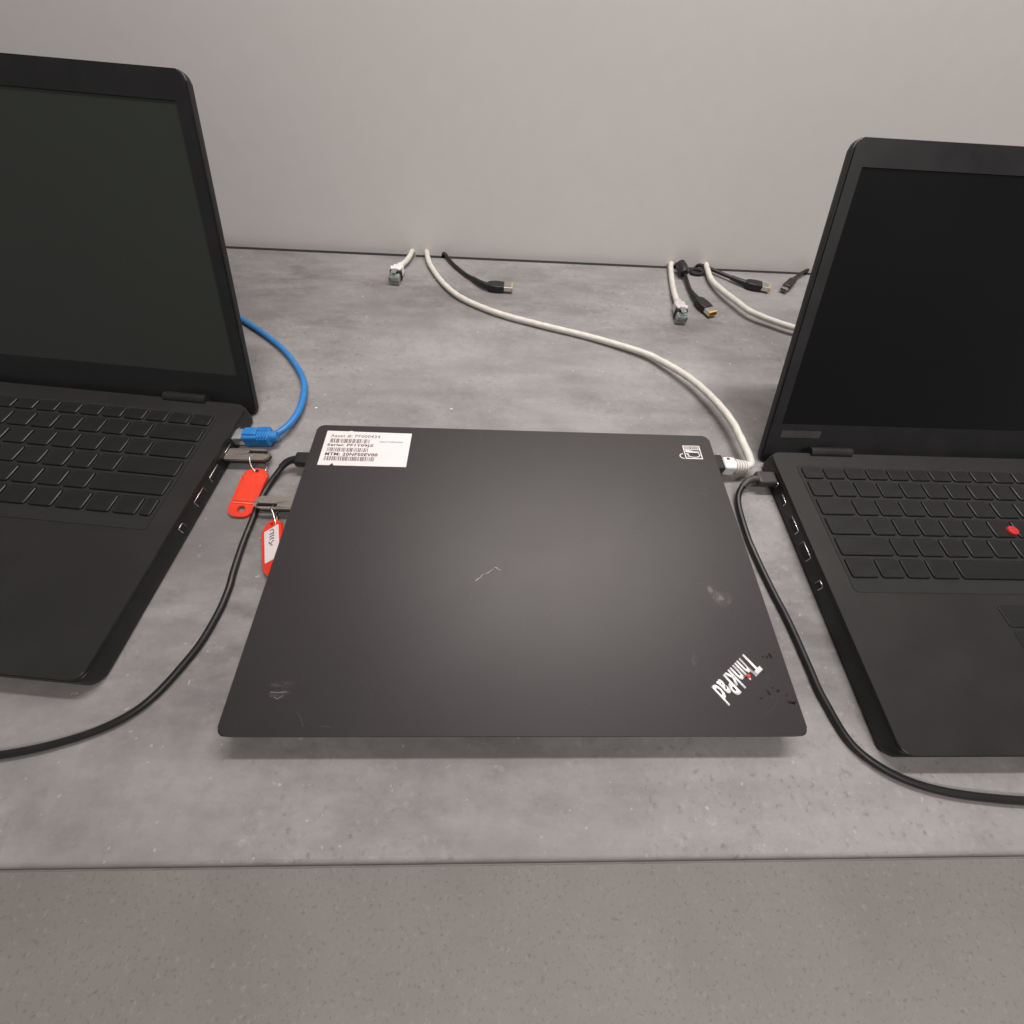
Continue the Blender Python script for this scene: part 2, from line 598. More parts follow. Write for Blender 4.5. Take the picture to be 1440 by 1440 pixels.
print_line('Asset #: PF000434', -151.8, -112.0, 213.1, 216.6, M['ink_faded'], 0.02)
barcode(-151.0, -119.8, 207.5, 212.0, 1)
print_line('Serial: PF1Y09JZ', -152.3, -115.5, 203.3, 206.6, M['ink'], 0.036)
barcode(-151.5, -119.5, 198.4, 202.5, 2)
print_line('MTM: 20NFS0EV00', -152.0, -111.0, 194.3, 197.5, M['ink'], 0.036)
barcode(-151.8, -113.0, 189.3, 193.6, 3)
print_line('Lenovo Configuration', -111.6, -92.8, 208.7, 210.6, M['ink'], 0.02, 1.0)

# small white-outlined sticker with an oval mark
stk = finish('small_sticker', bm_prism(rrect(0.1395, 0.1534, 0.2008, 0.2146, 0.0004, 3), LT + 0.00002, LT + 0.0001), M['stk_black'], lap, world=True,
             label='small black and white oval-mark sticker')
SZ = LT + 0.00018


def quad(x0, x1, y0, y1):
    return bm_flat([(x0 * MM, y0 * MM), (x1 * MM, y0 * MM), (x1 * MM, y1 * MM), (x0 * MM, y1 * MM)], SZ)


fr = join(quad(139.2, 140.0, 200.5, 214.8), quad(152.9, 153.7, 200.5, 214.8), quad(140.0, 152.9, 214.1, 214.8), quad(140.0, 152.9, 200.5, 201.4),
          quad(140.0, 152.9, 210.2, 210.8))
finish('outline', fr, M['stk_white'], stk, world=True)
finish('header_panel', quad(140.3, 145.2, 211.0, 213.9), M['stk_pink'], stk, world=True)
finish('header_box', join(quad(146.0, 152.3, 213.0, 213.5), quad(146.0, 152.3, 211.3, 211.8), quad(146.0, 146.5, 211.8, 213.0), quad(151.8, 152.3, 211.8, 213.0)),
       M['stk_white'], stk, world=True)


def arc(cx, cy, rx, ry, a0, a1, w, n=20):
    return bm_ribbon([((cx + rx * math.cos(math.radians(a0 + (a1 - a0) * k / n))) * MM, (cy + ry * math.sin(math.radians(a0 + (a1 - a0) * k / n))) * MM) for k in range(n + 1)], w * MM, SZ)


finish('oval_mark', join(arc(147.0, 204.9, 5.0, 2.6, 150, 400, 0.75), bm_ribbon([(140.6 * MM, 208.8 * MM), (144.0 * MM, 208.4 * MM), (148.0 * MM, 207.9 * MM), (152.0 * MM, 207.9 * MM)],
       [0.0022, 0.0022, 0.0013, 0.0011], SZ + 0.00004), bm_ribbon([(140.8 * MM, 206.4 * MM), (142.2 * MM, 204.4 * MM)], 0.0009, SZ + 0.00008),
       quad(143.2, 143.9, 208.6, 210.0), quad(144.9, 145.6, 208.4, 209.9), quad(141.0, 142.4, 202.2, 202.9)), M['stk_white'], stk, world=True)
finish('side_ring', arc(138.2, 203.4, 3.3, 2.5, 95, 272, 0.75), M['stk_white'], stk, world=True)

# silver lettering across the corner
d_right = Vector((113.1 - 138.6, 27.3 - 46.5, 0)).normalized()
d_up = Vector((-d_right.y, d_right.x, 0))
T = Matrix((d_right, d_up, Vector((0, 0, 1)))).transposed().to_4x4()
T.translation = Vector((0.1410, 0.0462, LT + 0.0004))
tb = text_bm('ThinkPad', 0.0340, 0.0130, 0.030, 1.04)
geom = bmesh.ops.extrude_face_region(tb, geom=tb.faces[:])
for v in geom['geom']:
    if isinstance(v, bmesh.types.BMVert):
        v.co.z -= 0.00035
logo = finish('logo', tb, M['silver'], lap, T, world=True, label='silver brand lettering')
dot = bm_prism([(0.00125 * math.cos(a), 0.00125 * math.sin(a)) for a in [k * math.pi / 8 for k in range(16)]], 0, 0.0006)
finish('red_dot', dot, M['logo_red'], logo, Matrix.Translation((0.1384, 0.0318, LT + 0.0003)), world=True)


def lid_mark(name, pts, w, mat):
    finish(name, bm_ribbon([(x * MM, y * MM) for x, y in pts], w, LT + 0.00008), mat, lid, world=True)


def wiggle(pts, amp, seed):
    rnd = random.Random(seed)
    return [(x + rnd.uniform(-amp, amp), y + rnd.uniform(-amp, amp)) for x, y in pts]


# scratches: a broken pale line in the middle, a few fainter ones
lid_mark('scratch', [(-28.8, 90.8), (-27.6, 92.2), (-26.0, 93.2), (-24.4, 95.4), (-23.6, 95.8)], [0.0006, 0.0006, 0.0004, 0.0005, 0.0002], M['scratch'])
lid_mark('scratch', [(-23.0, 95.9), (-20.6, 96.9), (-19.0, 98.4), (-17.2, 99.6)], [0.0002, 0.0005, 0.0003, 0.0002], M['scratch'])
lid_mark('scratch', [(-16.6, 101.0), (-15.0, 100.6), (-13.6, 99.2), (-12.2, 99.0)], [0.0003, 0.0007, 0.0003, 0.0005], M['scratch'])
lid_mark('scratch', wiggle([(142.0, 166.2), (144.5, 165.2), (147.0, 164.0)], 0.2, 1), 0.0002, M['scratch_faint'])
lid_mark('scratch', wiggle([(-124.0, 12.0), (-121.0, 8.5), (-119.0, 5.0)], 0.3, 3), 0.00012, M['scratch_faint'])
lid_mark('scratch', wiggle([(-110.0, 5.2), (-104.0, 4.6)], 0.2, 4), 0.0001, M['scratch_faint'])
lid_mark('scratch', wiggle([(-142.0, 22.0), (-137.0, 21.6), (-133.0, 22.2)], 0.2, 5), 0.0005, M['scratch_faint'])
lid_mark('scratch', wiggle([(-139.0, 19.4), (-136.8, 18.6), (-134.0, 20.4)], 0.2, 6), 0.0004, M['scratch_faint'])


rnd = random.Random(21)
hair = []
for k in range(46):
    x, y, a, ln = rnd.uniform(-155, 155), rnd.uniform(6, 215), rnd.gauss(0.3, 0.9), rnd.uniform(4, 22)
    if x < -80 and y > 178:
        continue
    hair.append(bm_ribbon([((x + math.cos(a + 0.15 * q) * ln * q / 3) * MM, (y + math.sin(a + 0.15 * q) * ln * q / 3) * MM) for q in range(4)], [0.00002, 0.00006, 0.00005, 0.00002], LT + 0.00006))
finish('hairline_scratches', join(*hair), M['scratch_faint'], lid, world=True, kind='stuff')


def smear(cx, cy, rx, ry, rot, mat):
    pts = []
    for k in range(20):
        a = 2 * math.pi * k / 20
        x, y = rx * math.cos(a), ry * math.sin(a)
        pts.append(((cx + x * math.cos(rot) - y * math.sin(rot)) * MM, (cy + x * math.sin(rot) + y * math.cos(rot)) * MM))
    finish('smear', bm_flat(pts, LT + 0.00005), mat, lid, world=True)


smear(136.2, 80.6, 7.5, 6.0, 0.4, M['smear'])
smear(130.6, 86.0, 3.2, 6.0, 0.5, M['smear'])
smear(-136.5, 26.0, 8.0, 2.4, 0.05, M['smear_soft'])
smear(-136.0, 20.8, 8.0, 3.4, 0.0, M['smear_soft'])
smear(7.0, 96.0, 1.6, 4.5, -0.4, M['smear_soft'])
smear(107.5, 41.0, 2.0, 7.0, -0.25, M['smear_soft'])


def worn(cx, cy, rx, ry, rot, seed):
    rnd = random.Random(seed)
    pts = []
    for k in range(12):
        a = 2 * math.pi * k / 12
        f = rnd.uniform(0.6, 1.3)
        x, y = rx * f * math.cos(a), ry * f * math.sin(a)
        pts.append(((cx + x * math.cos(rot) - y * math.sin(rot)) * MM, (cy + x * math.sin(rot) + y * math.cos(rot)) * MM))
    finish('worn_spot', bm_flat(pts, LT + 0.00007), M['worn'], lid, world=True)


for i, (x, y, rx, ry, r) in enumerate(((156.3, 44.0, 0.9, 2.0, 0.3), (154.0, 43.0, 0.6, 1.3, 0.2), (151.4, 43.2, 0.5, 0.9, 0), (148.0, 22.6, 0.9, 1.7, 0.4),
                                       (151.6, 25.4, 0.7, 0.6, 0), (154.2, 23.6, 1.5, 0.7, 0.4), (142.6, 19.6, 1.1, 0.5, 0.1),
                                       (158.6, 21.2, 0.5, 1.0, 0.5), (159.6, 17.4, 2.2, 0.9, -0.3), (161.8, 17.2, 1.6, 1.0, 0.3), (148.6, 34.0, 0.5, 0.4, 0))):
    worn(x, y, rx, ry, r, i)


# ------------------------------------------------------------------ open laptops at both sides
def open_laptop(loc, rotz, tilt, screen_mat, text, port_side):
    t = empty('laptop', loc, rotz, text, 'laptop', 'open laptops beside the closed one')
    D = 0.2245
    top = 0.0172
    base = finish('base', bm_prism(rrect(-W2, W2, 0, D, 0.006, 6), 0.0022, 0.0150, 0.0016, 3), M['base'], t, smooth=True)
    finish('deck', bm_prism(rrect(-W2 + 0.0004, W2 - 0.0004, 0.0004, D - 0.001, 0.006, 6), 0.0150, top, 0.0008, 2), M['deck'], t, smooth=True)
    for x in (-0.13, 0.13):
        for y in (0.02, 0.2):
            finish('foot', bm_box(0.03, 0.008, 0.003, (x, y, 0.0013), 0.0005), M['rubber'], t)
    # keyboard
    well = finish('keyboard_frame', bm_prism(rrect(-0.1475, 0.1475, 0.098, 0.2095, 0.003, 4), top - 0.0004, top + 0.0003), M['rubber'], t)
    u = 0.0193
    rows = [([1.0] * 16, 0.0135, 0.952), ([1.0] * 13 + [2.2], 0.0172, 1.0), ([1.5] + [1.0] * 12 + [1.7], 0.0172, 1.0), ([1.75] + [1.0] * 11 + [2.45], 0.0172, 1.0),
            ([2.2] + [1.0] * 10 + [3.0], 0.0172, 1.0), ([1.15, 1.0, 1.0, 1.15, 5.1, 1.15, 1.0, 1.15, 1.0, 1.0, 0.55], 0.0172, 1.0)]
    cache = {}
    y = 0.2080
    for widths, kh, sc in rows:
        total = sum(widths)
        k = 0.2925 / total
        x = -0.2925 / 2
        for w in widths:
            kw = round(w * k - 0.0026, 5)
            key = (kw, kh)
            if key not in cache:
                bm = bm_prism(rrect(-kw / 2, kw / 2, -(kh - 0.0026) / 2, (kh - 0.0026) / 2, 0.0018, 3), 0, 0.0014, 0.0004, 1, True)
                ob = finish('key', bm, M['key'], t, smooth=True)
                cache[key] = ob.data
            else:
                ob = link('key', cache[key], None, t)
            ob.location = (x + w * k / 2, y - kh / 2, top + 0.0004)
            x += w * k
        y -= kh + 0.0002
    finish('pointing_stick', bm_prism([(0.004 * math.cos(a), 0.004 * math.sin(a) + 0.149) for a in [q * math.pi / 8 for q in range(16)]], top, top + 0.0034, 0.001, 2, True), M['red'], t, smooth=True)
    finish('touchpad', bm_prism(rrect(-0.05, 0.05, 0.012, 0.072, 0.003, 4), top - 0.0004, top + 0.0002), M['bezel'], t)
    for i in range(3):
        finish('touchpad_button', bm_prism(rrect(-0.05 + i * 0.0336, -0.05 + i * 0.0336 + 0.0328, 0.0745, 0.0895, 0.002, 3), top - 0.0004, top + 0.0008, 0.0003, 1, True), M['bezel'], t)
    # side ports
    for s in (-1, 1):
        for yy, w, h in ((0.1985, 0.0105, 0.0048), (0.1800, 0.0100, 0.0042), (0.1560, 0.0145, 0.0052), (0.1330, 0.0145, 0.0065), (0.1060, 0.0060, 0.0060)):
            p = finish('port', bm_box(0.0014, w, h, (s * (W2 - 0.0004), yy, 0.0092), 0.0006), M['steel'], t, smooth=True)
            finish('port_opening', bm_box(0.0006, w - 0.0011, h - 0.0011, (s * (W2 + 0.0002), yy, 0.0092)), M['rubber'], p)
    # screen half: local plate x across, y up the screen, +z out of its front, tilted about the hinge
    L = Matrix.Translation((0, D + 0.0015, 0.0025)) @ Matrix.Rotation(math.radians(90) - tilt, 4, 'X')
    H = 0.2235
    sc = finish('screen_lid', bm_prism(rrect(-W2, W2, 0, H, 0.006, 6), -0.0062, -0.0012, 0.0010, 3), M['base'], t, L, smooth=True)
    bz = finish('bezel', bm_holed(rrect(-W2 + 0.0012, W2 - 0.0012, 0.0012, H - 0.0012, 0.005, 5), rrect(-0.1549, 0.1549, 0.0330, 0.2075, 0.0006, 2), (0, 0.118), -0.0013, 0.0, 0, 96),
                M['bezel'], t, L)
    finish('screen', bm_prism(rrect(-0.1552, 0.1552, 0.0325, 0.2080, 0.0006, 2), -0.0013, -0.0007), screen_mat, t, L)
    finish('webcam', bm_prism([(0.0018 * math.cos(a), 0.0018 * math.sin(a) + 0.2150) for a in [q * math.pi / 6 for q in range(12)]], -0.0006, 0.0003), M['screen'], bz, L)
    for x in (-0.112, 0.112):
        finish('hinge', bm_tube([(x - 0.018, D + 0.0005, 0.0165), (x + 0.018, D + 0.0005, 0.0165)], 0.0048, 14, smooth=False), M['hinge'], t, smooth=True)
    if port_side == 'left':
        st = finish('chin_sticker', bm_prism(rrect(-0.1530, -0.1180, 0.0215, 0.0275, 0.0006, 2), 0.00005, 0.0003), M['dark_plug'], t, L, label='dark grey strip sticker under the screen')
    return t


open_laptop((0.3817, -0.0102, 0), 0.0, math.radians(33.5), M['screen'], 'open black laptop at the right, a black charging plug in its left side', 'left')
yaw = math.radians(-5)
rr = Vector((-0.2318, 0.2525, 0))
loc = rr - Matrix.Rotation(yaw, 3, 'Z') @ Vector((W2, 0.226, 0))
open_laptop(tuple(loc), yaw, math.radians(30.5), M['screen_g'], 'open black laptop at the left with a blue network cable plugged in', 'right')


# ------------------------------------------------------------------ connectors (each built along +x, origin where the cable enters)
def rj45(parent, T, boot_mat, collar=None, ribs=True, plug=True, boot_len=20.0):
    b = boot_len * MM
    bt = finish('boot', bm_box(b, 0.0128, 0.0098, (b / 2, 0, 0), 0.0022, 3), boot_mat, parent, T, world=True, smooth=True)
    for v in bt.data.vertices:
        pass
    finish('strain_relief', bm_tube([(-0.006, 0, 0), (-0.002, 0, 0), (0.002, 0, 0)], lambda t: 0.0036 + 0.0014 * t, 14), boot_mat, parent, T, world=True, smooth=True)
    if ribs:
        for k in range(4):
            finish('rib', bm_box(0.0009, 0.0118, 0.0014, (0.003 + k * 0.0024, 0, 0.0052), 0.0003), boot_mat, parent, T, world=True)
            finish('rib', bm_box(0.0009, 0.0014, 0.0080, (0.003 + k * 0.0024, 0.0066, 0), 0.0003), boot_mat, parent, T, world=True)
            finish('rib', bm_box(0.0009, 0.0014, 0.0080, (0.003 + k * 0.0024, -0.0066, 0), 0.0003), boot_mat, parent, T, world=True)
    if collar:
        finish('collar', bm_box(0.0065, 0.0136, 0.0104, (b + 0.0012, 0, 0), 0.0012), collar, parent, T, world=True, smooth=True)
        finish('latch_guard', bm_box(0.0070, 0.0150, 0.0022, (b - 0.002, 0, 0.0056), 0.0008, taper=(0.75, 1)), boot_mat, parent, T, world=True, smooth=True)
    if plug:
        pl = finish('plug', bm_box(0.0140, 0.0116, 0.0076, (b + 0.0075, 0, -0.0006), 0.0006), M['clear'], parent, T, world=True, smooth=True)
        for k in range(8):
            finish('contact', bm_box(0.0060, 0.0005, 0.0005, (b + 0.0110, (k - 3.5) * 0.00115, -0.0047)), M['gold'], pl, T, world=True)
        finish('wire_block', bm_box(0.0080, 0.0092, 0.0040, (b + 0.0045, 0, -0.0008), 0.0006), M['grey_boot'], pl, T, world=True)
        finish('clip', bm_box(0.0125, 0.0060, 0.0011, (b + 0.0062, 0, 0.0046), 0.0004), M['clear'], pl, T @ Matrix.Rotation(math.radians(-6), 4, 'Y'), world=True)


def strain(parent, pts, r0, r1, mat):
    finish('strain_relief', bm_tube(pts, lambda t: r0 + (r1 - r0) * t, 14), mat, parent, world=True, smooth=True)


def slim_tip(parent, T, mat, length=20.0, rim='yellow'):
    b = length * MM
    h = 0.0072
    out = [(0, -0.0032), (0.0035, -0.0058), (b * 0.55, -0.0068), (b, -0.0060), (b, 0.0060), (b * 0.55, 0.0068), (0.0035, 0.0058), (0, 0.0032)]
    finish('plug_body', bm_prism(out, -h / 2, h / 2, 0.0012, 3), mat, parent, T, world=True, smooth=True)
    tip = finish('plug_tip', bm_holed_x(0.0112, 0.0048, 0.0009, b, b + 0.0088), M['steel'], parent, T, world=True)
    finish('insulator', bm_holed_x(0.0114, 0.0050, 0.0013, b + 0.0080, b + 0.0102), M[rim], tip, T, world=True)
    finish('pin', bm_box(0.0075, 0.0010, 0.0010, (b + 0.0045, 0, 0)), M['gold'], tip, T, world=True)


def bm_holed_x(w, h, wall, x0, x1):
    """rectangular sleeve along x"""
    outer = rrect(-w / 2, w / 2, -h / 2, h / 2, 0.0006, 2)
    hole = rrect(-w / 2 + wall, w / 2 - wall, -h / 2 + wall, h / 2 - wall, 0.0003, 2)
    b = bm_holed(outer, hole, (0, 0), x0, x1, 0, 40)
    for v in b.verts:
        v.co = Vector((v.co.z, v.co.x, v.co.y))
    return b


def usb_c(parent, T, mat, length=20.0, w=0.0105, h=0.0062, tip=True):
    b = length * MM
    finish('plug_body', bm_box(b, w, h, (b / 2, 0, 0), 0.0019, 3), mat, parent, T, world=True, smooth=True)
    if tip:
        bmx = bm_holed(rrect(-0.0042, 0.0042, -0.0013, 0.0013, 0.00125, 5), rrect(-0.0038, 0.0038, -0.0009, 0.0009, 0.00085, 5), (0, 0), b, b + 0.0066, 0, 48)
        for v in bmx.verts:
            v.co = Vector((v.co.z, v.co.x, v.co.y))
        tp = finish('plug_tip', bmx, M['steel'], parent, T, world=True, smooth=True)
        finish('tongue', bm_box(0.0055, 0.0066, 0.0007, (b + 0.0031, 0, 0)), M['rubber'], tp, T, world=True)


def cable_thing(name, label, pts, r, mat, cat='cable', group=None, twist=0.0, n=12, wob=0.02):
    p0 = pts[-1]
    t = empty(name, (p0[0] * MM, p0[1] * MM, 0), 0, label, cat, group)
    finish('cable_jacket', bm_tube(mm(pts), r, n, 2.2 * MM, twist, wob=wob), mat, t, world=True, smooth='all')
    return t


GAPY = 545.3


def drop(x, r):
    """cable disappearing down the gap between desk and wall"""
    return [(x, GAPY, -70.0), (x, GAPY, -25.0), (x, GAPY - 0.5, -8.0)]


ETH = 'network cables on the desk'
PWR = 'loose black charger cables at the rear of the desk'
RW = 3.25

# white network cable plugged into the closed laptop
WA = drop(-112, 3)[:2] + [(-111.8, 545.0, -1.0), (-111.0, 541.0, 5.2), (-107.0, 523.0, 4.8), (-101.5, 507.8, 4.0), (-88.3, 481.1, 3.5), (-70.8, 455.8, 3.5), (-49.2, 436.8, 3.5), (-14.8, 417.2, 3.5), (27.9, 400.9, 3.5),
      (82.4, 382.2, 3.5), (132.7, 358.3, 5.0), (152.9, 340.3, 7.0), (172.8, 313.8, 10.0), (185.1, 288.8, 12.0), (193.4, 265.6, 13.0),
      (197.8, 247.3, 13.0), (199.3, 231.9, 12.5), (200.6, 218.5, 12.0), (201.2, 208.5, 11.4), (200.0, 204.0, 11.0), (196.5, 202.3, 10.4), (192.0, 202.0, 10.0)]
t = cable_thing('network_cable', 'long white network cable curving to the right side of the closed laptop', WA, RW * MM, M['white_cable'], group=ETH, twist=420.0)
T = frame_x((0.1965, 0.2020, 0.0102), (-1, 0.03, 0))
b1 = finish('boot', bm_box(0.0105, 0.0125, 0.0105, (0.0165, 0, 0), 0.0018, 3, taper=(1.0, 1.0)), M['white_boot'], t, T, world=True, smooth=True)
finish('latch_hole', bm_box(0.0024, 0.0020, 0.0006, (0.0175, -0.0035, 0.0052), 0.0002), M['rubber'], b1, T, world=True)
finish('boot_neck', bm_tube([(0.0, 0, 0), (0.004, 0, 0), (0.008, 0, 0), (0.0125, 0, 0)], lambda s: 0.0038 + 0.0014 * s, 14), M['white_boot'], t, T, world=True, smooth=True)
for k in range(5):
    x = 0.0005 + k * 0.0023
    rad = 0.0045 + 0.0003 * k
    ring = [(x + 0.0006 * math.sin(a), rad * math.cos(a), rad * math.sin(a)) for a in [q * math.pi / 8 for q in range(16)]]
    finish('rib', bm_tube(ring, 0.00062, 8, 0.001, closed=True), M['white_boot'], t, T, world=True, smooth='all')
finish('plug', bm_box(0.010, 0.0115, 0.0078, (0.0262, 0, 0), 0.0006), M['clear'], t, T, world=True)

# white cable running behind the right laptop
WB = drop(252, 3)[:2] + [(252.0, 545.0, -1.0), (251.0, 541.0, 5.5), (249.7, 533.4, 6.0), (248.3, 503.2, 6.0), (253.3, 477.9, 8.0), (263.8, 453.0, 9.0), (275.2, 432.8, 9.0), (299.9, 416.5, 8.0),
      (320.4, 405.8, 8.0), (360.0, 396.0, 6.0), (420.0, 400.0, 3.6), (500.0, 398.0, 3.6), (570.0, 360.0, 3.6), (608.0, 300.0, 5.0), (606.0, 240.0, 9.0), (590.0, 205.0, 9.6), (570.0, 192.0, 9.5)]
t = cable_thing('network_cable', 'white network cable curving away behind the right laptop', WB, RW * MM, M['white_cable'], group=ETH, twist=420.0)
T = frame_x((0.5760, 0.1920, 0.0095), (-1, 0, 0))
rj45(t, T, M['white_boot'], plug=False)

# white cable with a loose clear plug
CC = drop(206, 3)[:2] + [(206.0, 545.0, -1.0), (205.0, 541.0, 4.6), (203.1, 533.4, 4.2), (199.5, 512.0, 4.0), (196.6, 490.0, 4.0), (193.6, 468.0, 5.6), (193.1, 452.0, 6.0), (193.0, 446.0, 6.2)]
t = cable_thing('network_cable', 'white network cable with a loose clear plug next to the yellow-tipped charger plug', CC, RW * MM, M['white_cable'], group=ETH, twist=420.0)
T = frame_x((0.1932, 0.4470, 0.0064), (-3.0, -36.0, 0))
rj45(t, T, M['grey_boot'], collar=M['rubber'], ribs=False, boot_len=17.0)

# loose clear plug at the rear left
GG = drop(-129, 3)[:2] + [(-129.0, 545.0, -1.0), (-129.2, 541.0, 5.2), (-130.4, 528.0, 5.8), (-133.5, 515.0, 6.0), (-137.0, 506.5, 6.2), (-139.3, 499.0, 6.2)]
t = cable_thing('network_cable', 'loose clear network plug with white and black boot at the rear left', GG, 3.0 * MM, M['white_cable'], group=ETH, twist=420.0)
T = frame_x((-0.1392, 0.4990, 0.0064), (-3.2, -31.0, 0))
rj45(t, T, M['white_boot'], collar=M['rubber'], ribs=False, boot_len=14.0)

# blue cable at the left laptop
BL = drop(-470, 3)[:2] + [(-470.0, 545.0, -1.0), (-468.0, 541.0, 5.0), (-458.0, 522.0, 3.6), (-425.0, 478.0, 3.5), (-370.0, 436.0, 3.5), (-330.0, 416.0, 3.5), (-298.1, 395.5, 3.5), (-273.8, 377.6, 3.5), (-253.8, 361.6, 3.5), (-233.9, 343.3, 3.5),
      (-215.7, 321.2, 4.0), (-201.2, 297.3, 5.0), (-195.4, 278.6, 6.0), (-193.3, 256.7, 7.0), (-196.0, 239.0, 8.0), (-201.5, 227.5, 8.8), (-207.0, 223.2, 9.0), (-211.0, 222.6, 9.0)]
t = cable_thing('network_cable', 'bright blue network cable looping into the left laptop', BL, 2.75 * MM, M['blue'], group=ETH)
T = frame_x((-0.2050, 0.2224, 0.0091), (-1, -0.05, 0))
finish('boot', bm_box(0.0215, 0.0130, 0.0108, (0.0120, 0, 0), 0.0016, 3), M['blue'], t, T, world=True, smooth=True)
finish('latch_cover', bm_box(0.0115, 0.0072, 0.0020, (0.0165, 0, 0.0058), 0.0008, 2, taper=(0.85, 0.8)), M['blue'], t, T, world=True, smooth=True)
finish('boot_neck', bm_tube([(-0.004, 0, 0), (-0.001, 0, 0), (0.003, 0, 0)], lambda s: 0.0038 + 0.0012 * s, 14), M['blue'], t, T, world=True, smooth=True)
for k in range(4):
    for sy in (-1, 1):
        finish('rib', bm_box(0.0011, 0.0046, 0.0013, (0.0028 + k * 0.0023, sy * 0.0034, 0.0057), 0.0003), M['blue'], t, T, world=True)
        finish('rib', bm_box(0.0011, 0.0013, 0.0082, (0.0028 + k * 0.0023, sy * 0.0067, 0), 0.0003), M['blue'], t, T, world=True)
finish('plug', bm_box(0.0110, 0.0116, 0.0078, (0.0275, 0, 0), 0.0006), M['clear'], t, T, world=True)

RB = 2.15
# loose black charger cables
DD = drop(213, 2)[:2] + [(213.0, 545.0, -1.0), (213.3, 539.0, 6.0), (214.0, 528.0, 9.0), (214.8, 518.2, 8.0), (217.1, 508.8, 5.2), (216.8, 489.2, 4.0), (217.4, 474.0, 4.6), (219.0, 464.0, 5.0), (220.6, 458.5, 5.0)]
t = cable_thing('charger_cable', 'black charger cable with a flat yellow-edged plug tip lying face up', DD, RB * MM, M['black_cable'], group=PWR)
finish('ferrite_collar', bm_tube(mm([(213.6, 531.0, 9.0), (214.2, 525.0, 9.0), (214.8, 518.0, 8.4), (215.4, 513.5, 7.2)]), lambda s: 0.0062 - 0.0020 * max(0, s - 0.6), 18), M['black_plug'], t, world=True, smooth=True)
strain(t, mm([(217.0, 477.0, 4.4), (218.0, 469.0, 4.8), (220.4, 459.0, 5.0)]), 0.0025, 0.0036, M['black_plug'])
slim_tip(t, frame_x((0.2196, 0.4610, 0.0050), (9.5, -22.5, 0)), M['black_plug'], 21.0)

EE = drop(240, 2)[:2] + [(241.0, 545.0, -1.0), (245.0, 540.5, 4.6), (255.0, 532.4, 5.0), (268.0, 521.0, 5.0), (280.3, 510.9, 5.0), (288.0, 504.5, 5.0), (293.3, 501.0, 5.0)]
t = cable_thing('charger_cable', 'black charger cable whose plug points right beside the wall', EE, RB * MM, M['black_cable'], group=PWR)
strain(t, mm([(277.0, 513.6, 5.0), (284.0, 507.6, 5.0), (293.0, 501.2, 5.0)]), 0.0027, 0.0036, M['black_plug'])
slim_tip(t, frame_x((0.2915, 0.5018, 0.0050), (19.0, -5.8, 0)), M['black_plug'], 20.0, 'pale_rim')

HH = drop(-92, 2)[:2] + [(-91.0, 545.0, -1.0), (-88.0, 540.5, 4.0), (-80.0, 526.0, 3.2), (-71.0, 512.3, 3.0), (-59.1, 497.0, 3.0), (-47.7, 485.0, 4.0), (-39.0, 475.5, 4.8), (-31.4, 470.9, 5.0), (-28.0, 470.4, 5.0)]
t = cable_thing('charger_cable', 'black charger cable at rear left with silver-tipped plug next to long white cable', HH, RB * MM, M['black_cable'], group=PWR)
strain(t, mm([(-50.0, 487.4, 3.8), (-42.0, 478.3, 4.6), (-35.0, 472.4, 5.0), (-30.0, 470.8, 5.0)]), 0.0027, 0.0036, M['black_plug'])
slim_tip(t, frame_x((-0.0320, 0.4708, 0.0050), (20.0, -1.0, 0)), M['black_plug'], 20.0, 'pale_rim')

FF = drop(392, 2)[:2] + [(391.0, 545.0, -1.0), (388.0, 540.5, 4.6), (378.0, 533.0, 5.0), (367.2, 523.4, 5.0), (360.0, 516.0, 5.0), (356.0, 511.4, 5.0)]
t = cable_thing('charger_cable', 'black cable with small oval silver plug at the rear right by the wall', FF, RB * MM, M['black_cable'], group=PWR)
strain(t, mm([(364.0, 520.0, 5.0), (359.0, 514.6, 5.0), (355.0, 510.2, 5.0)]), 0.0027, 0.0034, M['black_plug'])
usb_c(t, frame_x((0.3570, 0.5125, 0.0050), (-17.0, -18.8, 0)), M['black_plug'], 23.0, 0.0098, 0.0068)

# strap holding the bundle by the wall
stp = bm_tube(mm([(229, 530, 3.0), (236, 533, 3.4), (245, 527.5, 3.0), (240, 523.5, 2.0), (231, 525.0, 2.0)]), 0.0021, 8, closed=True)
so = finish('cable_strap', stp, M['rubber'], smooth='all')
so['label'] = 'black cable strap lying at the rear between two white cables'
so['category'] = 'strap'

# power cable of the closed laptop
KL = [(-520.0, -20.0, 2.3), (-400.0, -18.0, 2.3), (-320.0, -12.0, 2.3), (-262.0, -3.0, 2.3), (-225.0, 14.0, 2.3), (-206.0, 45.0, 2.3), (-199.5, 70.0, 2.3), (-198.3, 89.4, 2.3), (-199.4, 101.4, 2.3), (-200.5, 122.6, 2.3), (-200.3, 143.6, 2.3),
      (-200.2, 160.9, 2.4), (-197.6, 176.2, 3.0), (-192.7, 188.0, 5.2), (-188.0, 194.4, 8.0), (-183.0, 197.4, 9.6), (-177.0, 198.0, 10.0)]
t = cable_thing('power_cable', 'black power cable plugged into the left side of the closed laptop', KL, 2.25 * MM, M['black_cable'], group='black power cables in use')
strain(t, mm([(-190.5, 191.6, 7.0), (-186.0, 196.0, 8.9), (-181.0, 197.8, 9.8), (-176.0, 198.0, 10.0)]), 0.0025, 0.0033, M['black_plug'])
usb_c(t, frame_x((-0.1795, 0.1980, 0.0100), (1, 0, 0)), M['black_plug'], 14.5, 0.0120, 0.0064, tip=False)

